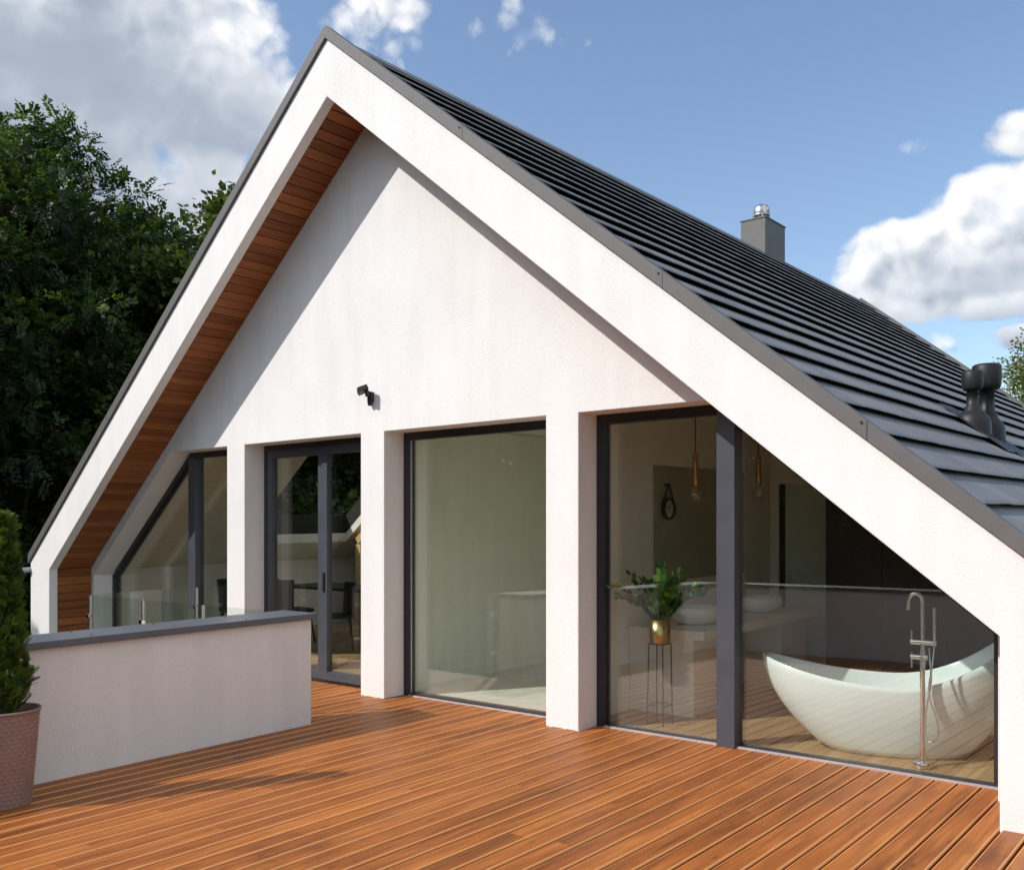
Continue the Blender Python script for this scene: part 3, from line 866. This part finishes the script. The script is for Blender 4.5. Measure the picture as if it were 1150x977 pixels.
MB().box(-3.60, -1.9, 9.45, 9.95, .05, 1.97).out('carcass', M['darkpurple'], cb)
for i in range(3): MB().box(-3.597 + i * .567, -3.597 + i * .567 + .56, 9.43, 9.449, .08, 1.95).out('cabinet_door', M['darkpurple'], cb, bevel=.003)
MB().box(-3.58, -1.92, 9.48, 9.94, .0, .049).out('plinth', M['black'], cb)

# plant in a brass pot on a wire stand
psd = thing('plant_stand', 'thin dark wire plant stand just behind the bathroom glass', 'plant stand', (-3.93, 6.70, .006))
lg = .065
for i, (a, b) in enumerate(((-1, -1), (1, -1), (1, 1), (-1, 1))):
    MB().tube([(a * lg * 1.15, b * lg * 1.15, 0), (a * lg, b * lg, .66)], .0055, 8).out('leg', M['black'], psd, shear=False)
for z, e in ((.16, 1.12), (.655, 1.0)):
    rr = MB()
    for (a, b), (c, d) in (((-1, -1), (1, -1)), ((1, -1), (1, 1)), ((1, 1), (-1, 1)), ((-1, 1), (-1, -1))):
        rr.tube([(a * lg * e, b * lg * e, z), (c * lg * e, d * lg * e, z)], .0045, 6)
    rr.out('brace', M['black'], psd, shear=False)
zz = thing('potted_plant', 'glossy green leafed plant in a brass pot on the wire stand', 'potted plant', (-3.93, 6.70, .668))
MB().lathe([(0, 0), (.082, 0), (.086, .004), (.088, .19), (.084, .19), (.082, .16), (0, .155)], (0, 0, 0), 36).out('pot', M['brass'], zz, shear=False)
MB().lathe([(0, .17), (.08, .166), (.083, .155)], (0, 0, 0), 24).out('soil', M['soil'], zz, shear=False)
stm = MB(); lvs = MB()
r3 = random.Random(21)
STEMS = [(-.40, -.08, .30), (-.33, .06, .20), (.42, .0, .26), (-.24, .05, .38), (-.15, -.10, .22), (.02, .06, .44), (.08, -.05, .36), (.16, .02, .40), (.24, -.06, .24), (.36, .05, .22), (.05, .14, .30), (-.06, -.13, .28), (.13, .12, .20), (-.27, .10, .20), (.22, .12, .34), (.0, -.02, .40), (.30, -.04, .30), (-.12, .10, .34), (.10, -.12, .27)]
RX, RY = math.cos(R(39.3)), math.sin(R(39.3))
for (sx, sy, hh) in STEMS:
    # stems lean outwards all round
    tip = Vector((sx * RX - sy * RY, sx * RY + sy * RX, .17 + hh))
    b0 = Vector((tip.x * .12, tip.y * .12, .16))
    mid = b0.lerp(tip, .5) + Vector((-tip.x * .14, -tip.y * .14, .09))
    path = []
    for u in np.linspace(0, 1, 9):
        path.append(b0 * (1 - u) ** 2 + mid * 2 * u * (1 - u) + tip * u * u)
    stm.tube(path, [.008 - .006 * i / 8 for i in range(9)], 6)
    for i in range(2, 9):
        for q in (-1, 1):
            d = (path[i] - path[i - 1]).normalized()
            side = d.cross(Vector((0, 0, 1)))
            if side.length < .1: side = Vector((1, 0, 0))
            side.normalize()
            side = (Matrix.Rotation(r3.uniform(-.7, .7), 3, d) @ side) * q
            dirv = (side + d * .75 + Vector((0, 0, r3.uniform(-.1, .3)))).normalized()
            L = r3.uniform(.075, .105) * (1 - .03 * i); W = L * .33
            nrm = dirv.cross(d).normalized() if dirv.cross(d).length > .01 else Vector((0, 0, 1))
            sw_ = dirv.cross(nrm).normalized()
            p = path[i]
            fold = nrm * W * .25
            vs = [p, p + dirv * L * .3 + sw_ * W + fold, p + dirv * L * .7 + sw_ * W * .8 + fold, p + dirv * L, p + dirv * L * .7 - sw_ * W * .8 + fold, p + dirv * L * .3 - sw_ * W + fold, p + dirv * L * .5]
            lvs.add(vs, [(0, 1, 6), (1, 2, 6), (2, 3, 6), (3, 4, 6), (4, 5, 6), (5, 0, 6)], True, r3.random())
stm.out('stem', M['zz'], zz, shear=False)
lvs.out('foliage', M['zz'], zz, shear=False)

# ------------------------------------------------------------------ living room: table and chairs seen through the door
tb = thing('dining_table', 'dark dining table inside the room behind the terrace door', 'table', (-10.4, 8.9, .006))
MB().box(-.9, .9, -.45, .45, .71, .75).out('tabletop', M['black'], tb, shear=False, bevel=.006)
for a in (-1, 1):
    for b in (-1, 1): MB().box(a * .82 - .03, a * .82 + .03, b * .38 - .03, b * .38 + .03, 0, .709).out('leg', M['black'], tb, shear=False)
def chair(loc, rz, lab):
    t = thing('dining_chair', lab, 'chair', loc, rz, group='dining chairs')
    s_ = MB().box(-.22, .22, -.22, .22, .43, .48); s_.out('seat', M['chair'], t, shear=False, bevel=.02)
    bk = MB(); n = 9; vs = []; fs = []
    for k in range(n):
        a = math.pi * (.15 + .7 * k / (n - 1))
        for z, rr_ in ((.46, .21), (.88, .25)):
            for th in (0, .03):
                vs.append((math.cos(a) * (rr_ + th), math.sin(a) * (rr_ + th) * .9, z))
    for k in range(n - 1):
        i, j = k * 4, (k + 1) * 4
        fs += [(i, j, j + 2, i + 2), (i + 1, i + 3, j + 3, j + 1), (i + 2, j + 2, j + 3, i + 3), (i, i + 1, j + 1, j)]
    fs += [(0, 2, 3, 1), (4 * n - 4, 4 * n - 3, 4 * n - 1, 4 * n - 2)]
    bk.add(vs, fs, True); bk.out('backrest', M['chair'], t, shear=False)
    for a in (-1, 1):
        for b in (-1, 1): MB().tube([(a * .17, b * .17, .43), (a * .22, b * .22, 0)], .014, 8).out('leg', M['black'], t, shear=False)
chair((-9.45, 7.95, .006), R(-40), 'dark upholstered chair nearest the terrace door, seen through the right door leaf')
chair((-10.6, 8.15, .006), R(170), 'dark upholstered chair at the table, seen through the left door light')
chair((-11.3, 7.7, .006), R(150), 'dark upholstered chair seen behind the mullion of the sloping left window')

# ------------------------------------------------------------------ thuja in a woven planter beside the parapet
pl = thing('planter', 'tall tapered taupe planter with woven texture beside the low parapet', 'planter', (-5.955, 2.43, 0))
N = 96; rows = 66
prof = []
for j in range(rows + 1):
    q = j / rows
    prof.append((.155 + .047 * q, .565 * q))
def weave(t, j, z):
    a = t * 30 / (2 * math.pi); b = j / 3.0
    k = (math.floor(b)) % 2
    u = (a + .5 * k) % 1.0; v = b % 1.0
    return .0055 * (math.sin(math.pi * u) ** .7) * (math.sin(math.pi * min(v, .999)) ** .6)
pm = MB().lathe(prof, (0, 0, 0), 360, fn=weave)
pm.out('pot', M['pot'], pl, shear=False)
MB().lathe([(.202, .560), (.212, .563), (.214, .572), (.210, .578), (.202, .578), (.197, .572), (.194, .50)], (0, 0, 0), 64).out('rim', M['pot'], pl, shear=False)
MB().lathe([(0, .545), (.12, .54), (.197, .53)], (0, 0, 0), 32).out('soil', M['soil'], pl, shear=False)

th = thing('conifer_shrub', 'narrow bright green thuja growing in the woven planter', 'shrub', (-5.955, 2.43, .54))
MB().tube([(0, 0, -.02), (.01, 0, .4), (0, .01, .95)], [.02, .014, .004], 8).out('trunk', M['bark'], th, shear=False)
def thuja_mesh():
    r4 = np.random.default_rng(5)
    V = []; F = []; RN = []
    ns = 1900
    for i in range(ns):
        h = r4.random() ** .85
        z = .0 + h * 1.16
        rad = .195 * (1 - h) ** .78 * (.35 + .65 * min(1, (h + .08) / .2)) + .012
        lump = .8 + .35 * mnoise.noise(Vector((i * .0, h * 5, 0)))
        a = r4.random() * 2 * math.pi
        lump = .82 + .42 * mnoise.noise(Vector((math.cos(a) * 2.1, math.sin(a) * 2.1, h * 6.0)))
        rr_ = rad * lump * (.55 + .45 * r4.random() ** .5)
        base = np.array([math.cos(a) * rr_ * .72, math.sin(a) * rr_ * .72, z])
        outv = np.array([math.cos(a), math.sin(a), 0.])
        d = outv * r4.uniform(.35, .8) + np.array([0, 0, 1.]) * r4.uniform(.5, 1.1) + r4.normal(0, .16, 3)
        d /= np.linalg.norm(d)
        tang = np.cross(d, outv); tang /= max(1e-6, np.linalg.norm(tang))
        tang = tang * math.cos(r4.uniform(-1.3, 1.3)) + outv * math.sin(r4.uniform(-1.3, 1.3))
        tang -= d * tang.dot(d); tang /= max(1e-6, np.linalg.norm(tang))
        L = r4.uniform(.055, .10)
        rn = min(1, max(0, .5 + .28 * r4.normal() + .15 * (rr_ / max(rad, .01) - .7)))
        for k in range(7):
            s_ = (k + 1) / 8
            for q in (-1, 1):
                bd = d * .75 + tang * q * .66
                bl = L * .55 * (1 - s_ * .6)
                p = base + d * L * s_
                wv = (tang * .75 - d * q * .4) * .0042
                o = len(V)
                V += [p - wv, p + bd * bl * .55 - wv * 1.25, p + bd * bl, p + bd * bl * .5 + wv * 1.25]
                F.append((o, o + 1, o + 2, o + 3)); RN.append(rn + r4.uniform(-.08, .08))
        o = len(V); wv = tang * .004
        V += [base - wv, base + d * L - wv * .4, base + d * L * 1.15, base + d * L + wv * .4, base + wv]
        F.append((o, o + 1, o + 2, o + 3, o + 4)); RN.append(rn)
    mb = MB(); mb.v = [tuple(p) for p in V]; mb.f = [list(f) for f in F]; mb.sm = [False] * len(F); mb.r = [min(1, max(0, q)) for q in RN]
    return mb
thuja_mesh().out('foliage', M['thuja'], th, shear=False)

# ------------------------------------------------------------------ trees
def tree(name, label, m, H, rad, zlow, ncl, spray, loc, seed, group='trees behind the house', rz=0, cl_r=.75, flat=1.0, kind='pinnate', extra=(), ls=1.0):
    r5 = np.random.default_rng(seed)
    t = thing(name, label, 'tree', loc, rz, group, lean=False)
    trunk = MB()
    pts = [(0, 0, 0), (.1, .05, H * .25), (-.05, .1, H * .5), (.08, -.05, H * .75), (0, 0, H * .93)]
    trunk.tube(pts, [H * .018, H * .014, H * .010, H * .006, .02], 9)
    cl = []
    while len(cl) < ncl:
        h = r5.random(); z = zlow + (H - zlow) * h
        rr_ = rad * (math.sin(math.pi * (.12 + .80 * h)) ** .6) * (1 - .35 * h)
        a = r5.random() * 2 * math.pi; f_ = r5.random() ** .45
        lump = 1 + .38 * mnoise.noise(Vector((math.cos(a) * 1.3 + seed, math.sin(a) * 1.3, h * 4.5)))
        c = np.array([math.cos(a) * rr_ * f_ * lump, math.sin(a) * rr_ * f_ * lump, z])
        cl.append(c)
    for e in extra: cl.append(np.array(e, float))
    V = []; F = []; RN = []
    for c in cl:
        # limb from the trunk to the clump
        z0 = max(H * .12, c[2] - np.hypot(c[0], c[1]) * .75)
        q0 = np.array([0, 0, z0]); mid = (q0 + c) / 2 + np.array([0, 0, .25])
        trunk.tube([q0, mid, c], [.05 + .02 * r5.random(), .03, .008], 5, cap=False)
        R_ = cl_r * r5.uniform(.6, 1.25)
        tone = r5.normal(0, .13)
        for s_ in range(spray):
            dv = r5.normal(0, 1, 3); dv /= np.linalg.norm(dv)
            p = c + dv * R_ * r5.random() ** .55 * np.array([1, 1, .72 * flat])
            d = dv * .8 + np.array([0, 0, -.15]) + r5.normal(0, .45, 3); d /= np.linalg.norm(d)
            up = np.array([0, 0, 1.]) + r5.normal(0, .45, 3)
            sd = np.cross(d, up); sd /= max(1e-6, np.linalg.norm(sd))
            nn = np.cross(sd, d)
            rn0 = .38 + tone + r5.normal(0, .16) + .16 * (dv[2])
            if kind == 'pinnate':
                L = r5.uniform(.20, .40); k = 5 + int(r5.integers(0, 3))
                for i in range(k):
                    u = (i + .7) / k
                    pp = p + d * L * u - nn * L * .25 * u * u
                    for q in (-1, 1):
                        ld = sd * q * .85 + d * .5 - nn * .18 + r5.normal(0, .16, 3)
                        l = r5.uniform(.09, .125) * (1.1 - .35 * u); wv = np.cross(ld, nn) * l * .27
                        o = len(V)
                        V += [pp, pp + ld * l * .5 + wv, pp + ld * l, pp + ld * l * .5 - wv]
                        F.append((o, o + 1, o + 2, o + 3)); RN.append(rn0 + r5.uniform(-.1, .1))
            else:
                for i in range(5):
                    pp = p + d * .09 * i + r5.normal(0, .06, 3)
                    ld = d * .5 + sd * r5.uniform(-1, 1) + nn * r5.uniform(-.5, .5); ld /= np.linalg.norm(ld)
                    l = r5.uniform(.12, .20) * ls; wv = np.cross(ld, nn + r5.normal(0, .35, 3)); wv /= max(1e-6, np.linalg.norm(wv)); wv = wv * l * .46
                    o = len(V)
                    V += [pp, pp + ld * l * .35 + wv, pp + ld * l * .62 + wv * .55, pp + ld * l, pp + ld * l * .62 - wv * .55, pp + ld * l * .35 - wv]
                    F.append((o, o + 1, o + 2, o + 3, o + 4, o + 5)); RN.append(rn0 + r5.uniform(-.1, .1))
    trunk.out('trunk', M['bark'], t, shear=False)
    mb = MB(); mb.v = [tuple(p) for p in V]; mb.f = [list(f) for f in F]; mb.sm = [False] * len(F); mb.r = [min(1, max(0, q)) for q in RN]
    mb.out('crown', M[m], t, shear=False)
    return t
GZ = -3.3
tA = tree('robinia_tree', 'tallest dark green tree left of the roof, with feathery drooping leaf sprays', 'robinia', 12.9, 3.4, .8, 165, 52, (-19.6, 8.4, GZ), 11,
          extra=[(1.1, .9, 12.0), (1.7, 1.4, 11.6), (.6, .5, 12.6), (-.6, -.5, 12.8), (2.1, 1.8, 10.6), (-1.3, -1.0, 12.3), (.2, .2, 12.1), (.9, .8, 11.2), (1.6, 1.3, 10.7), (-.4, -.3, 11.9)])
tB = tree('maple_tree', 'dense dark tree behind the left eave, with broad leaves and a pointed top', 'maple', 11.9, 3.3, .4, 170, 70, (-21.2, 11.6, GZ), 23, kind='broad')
def again(src, name, label, loc, rz, s, group):
    c = copy_tree(src); c.name = name
    c.location = loc; c.rotation_euler = (0, 0, rz); c.scale = (s, s, s)
    c['label'] = label; c['group'] = group
    return c
G1 = 'trees behind the house'
again(tB, 'maple_tree', 'slender topped tree peeking just above the left roof edge', (-21.6, 15.4, GZ), 2.1, 1.12, G1)
again(tA, 'robinia_tree', 'dark feathery tree at the far left behind the planter', (-17.6, 5.8, GZ), 4.0, .80, G1)
again(tB, 'maple_tree', 'dark tree low in the shade behind the left gable corner', (-17.3, 8.8, GZ), .9, .66, G1)
again(tB, 'maple_tree', 'dark broad leafed tree far back in the shade left of the house', (-26.2, 9.6, GZ), 3.3, 1.05, G1)
again(tA, 'robinia_tree', 'dark feathery tree far back between the tall trees left of the house', (-27.0, 14.5, GZ), 1.4, .95, G1)
again(tB, 'maple_tree', 'dark tree at the back of the grove beside the left roof edge', (-30.5, 17.5, GZ), 5.0, 1.05, G1)
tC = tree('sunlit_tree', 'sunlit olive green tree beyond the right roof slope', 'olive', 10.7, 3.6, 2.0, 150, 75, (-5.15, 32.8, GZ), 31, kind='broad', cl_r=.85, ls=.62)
# trees across the terrace, seen only mirrored in the panes
G2 = 'trees across the terrace mirrored in the glass'
spots = []
for k in range(15):
    a = R(-176 + k * 8.6)                 # an arc from behind the terrace round to the left
    for ring_, rr_ in ((0, 17.5), (1, 23.0)):
        spots.append((rr_ * math.sin(a + ring_ * .07) - 1.5, rr_ * math.cos(a + ring_ * .07) + 2.5, .80 + .12 * ((k * 7 + ring_ * 3) % 5) / 4, k * 1.7 + ring_))
for i, (x, y, s, a) in enumerate(spots):
    again(tA if i % 3 == 0 else tB, 'robinia_tree' if i % 3 == 0 else 'maple_tree', 'dark tree across the terrace, mirrored in the window glass', (x, y, GZ), a, s, G2)
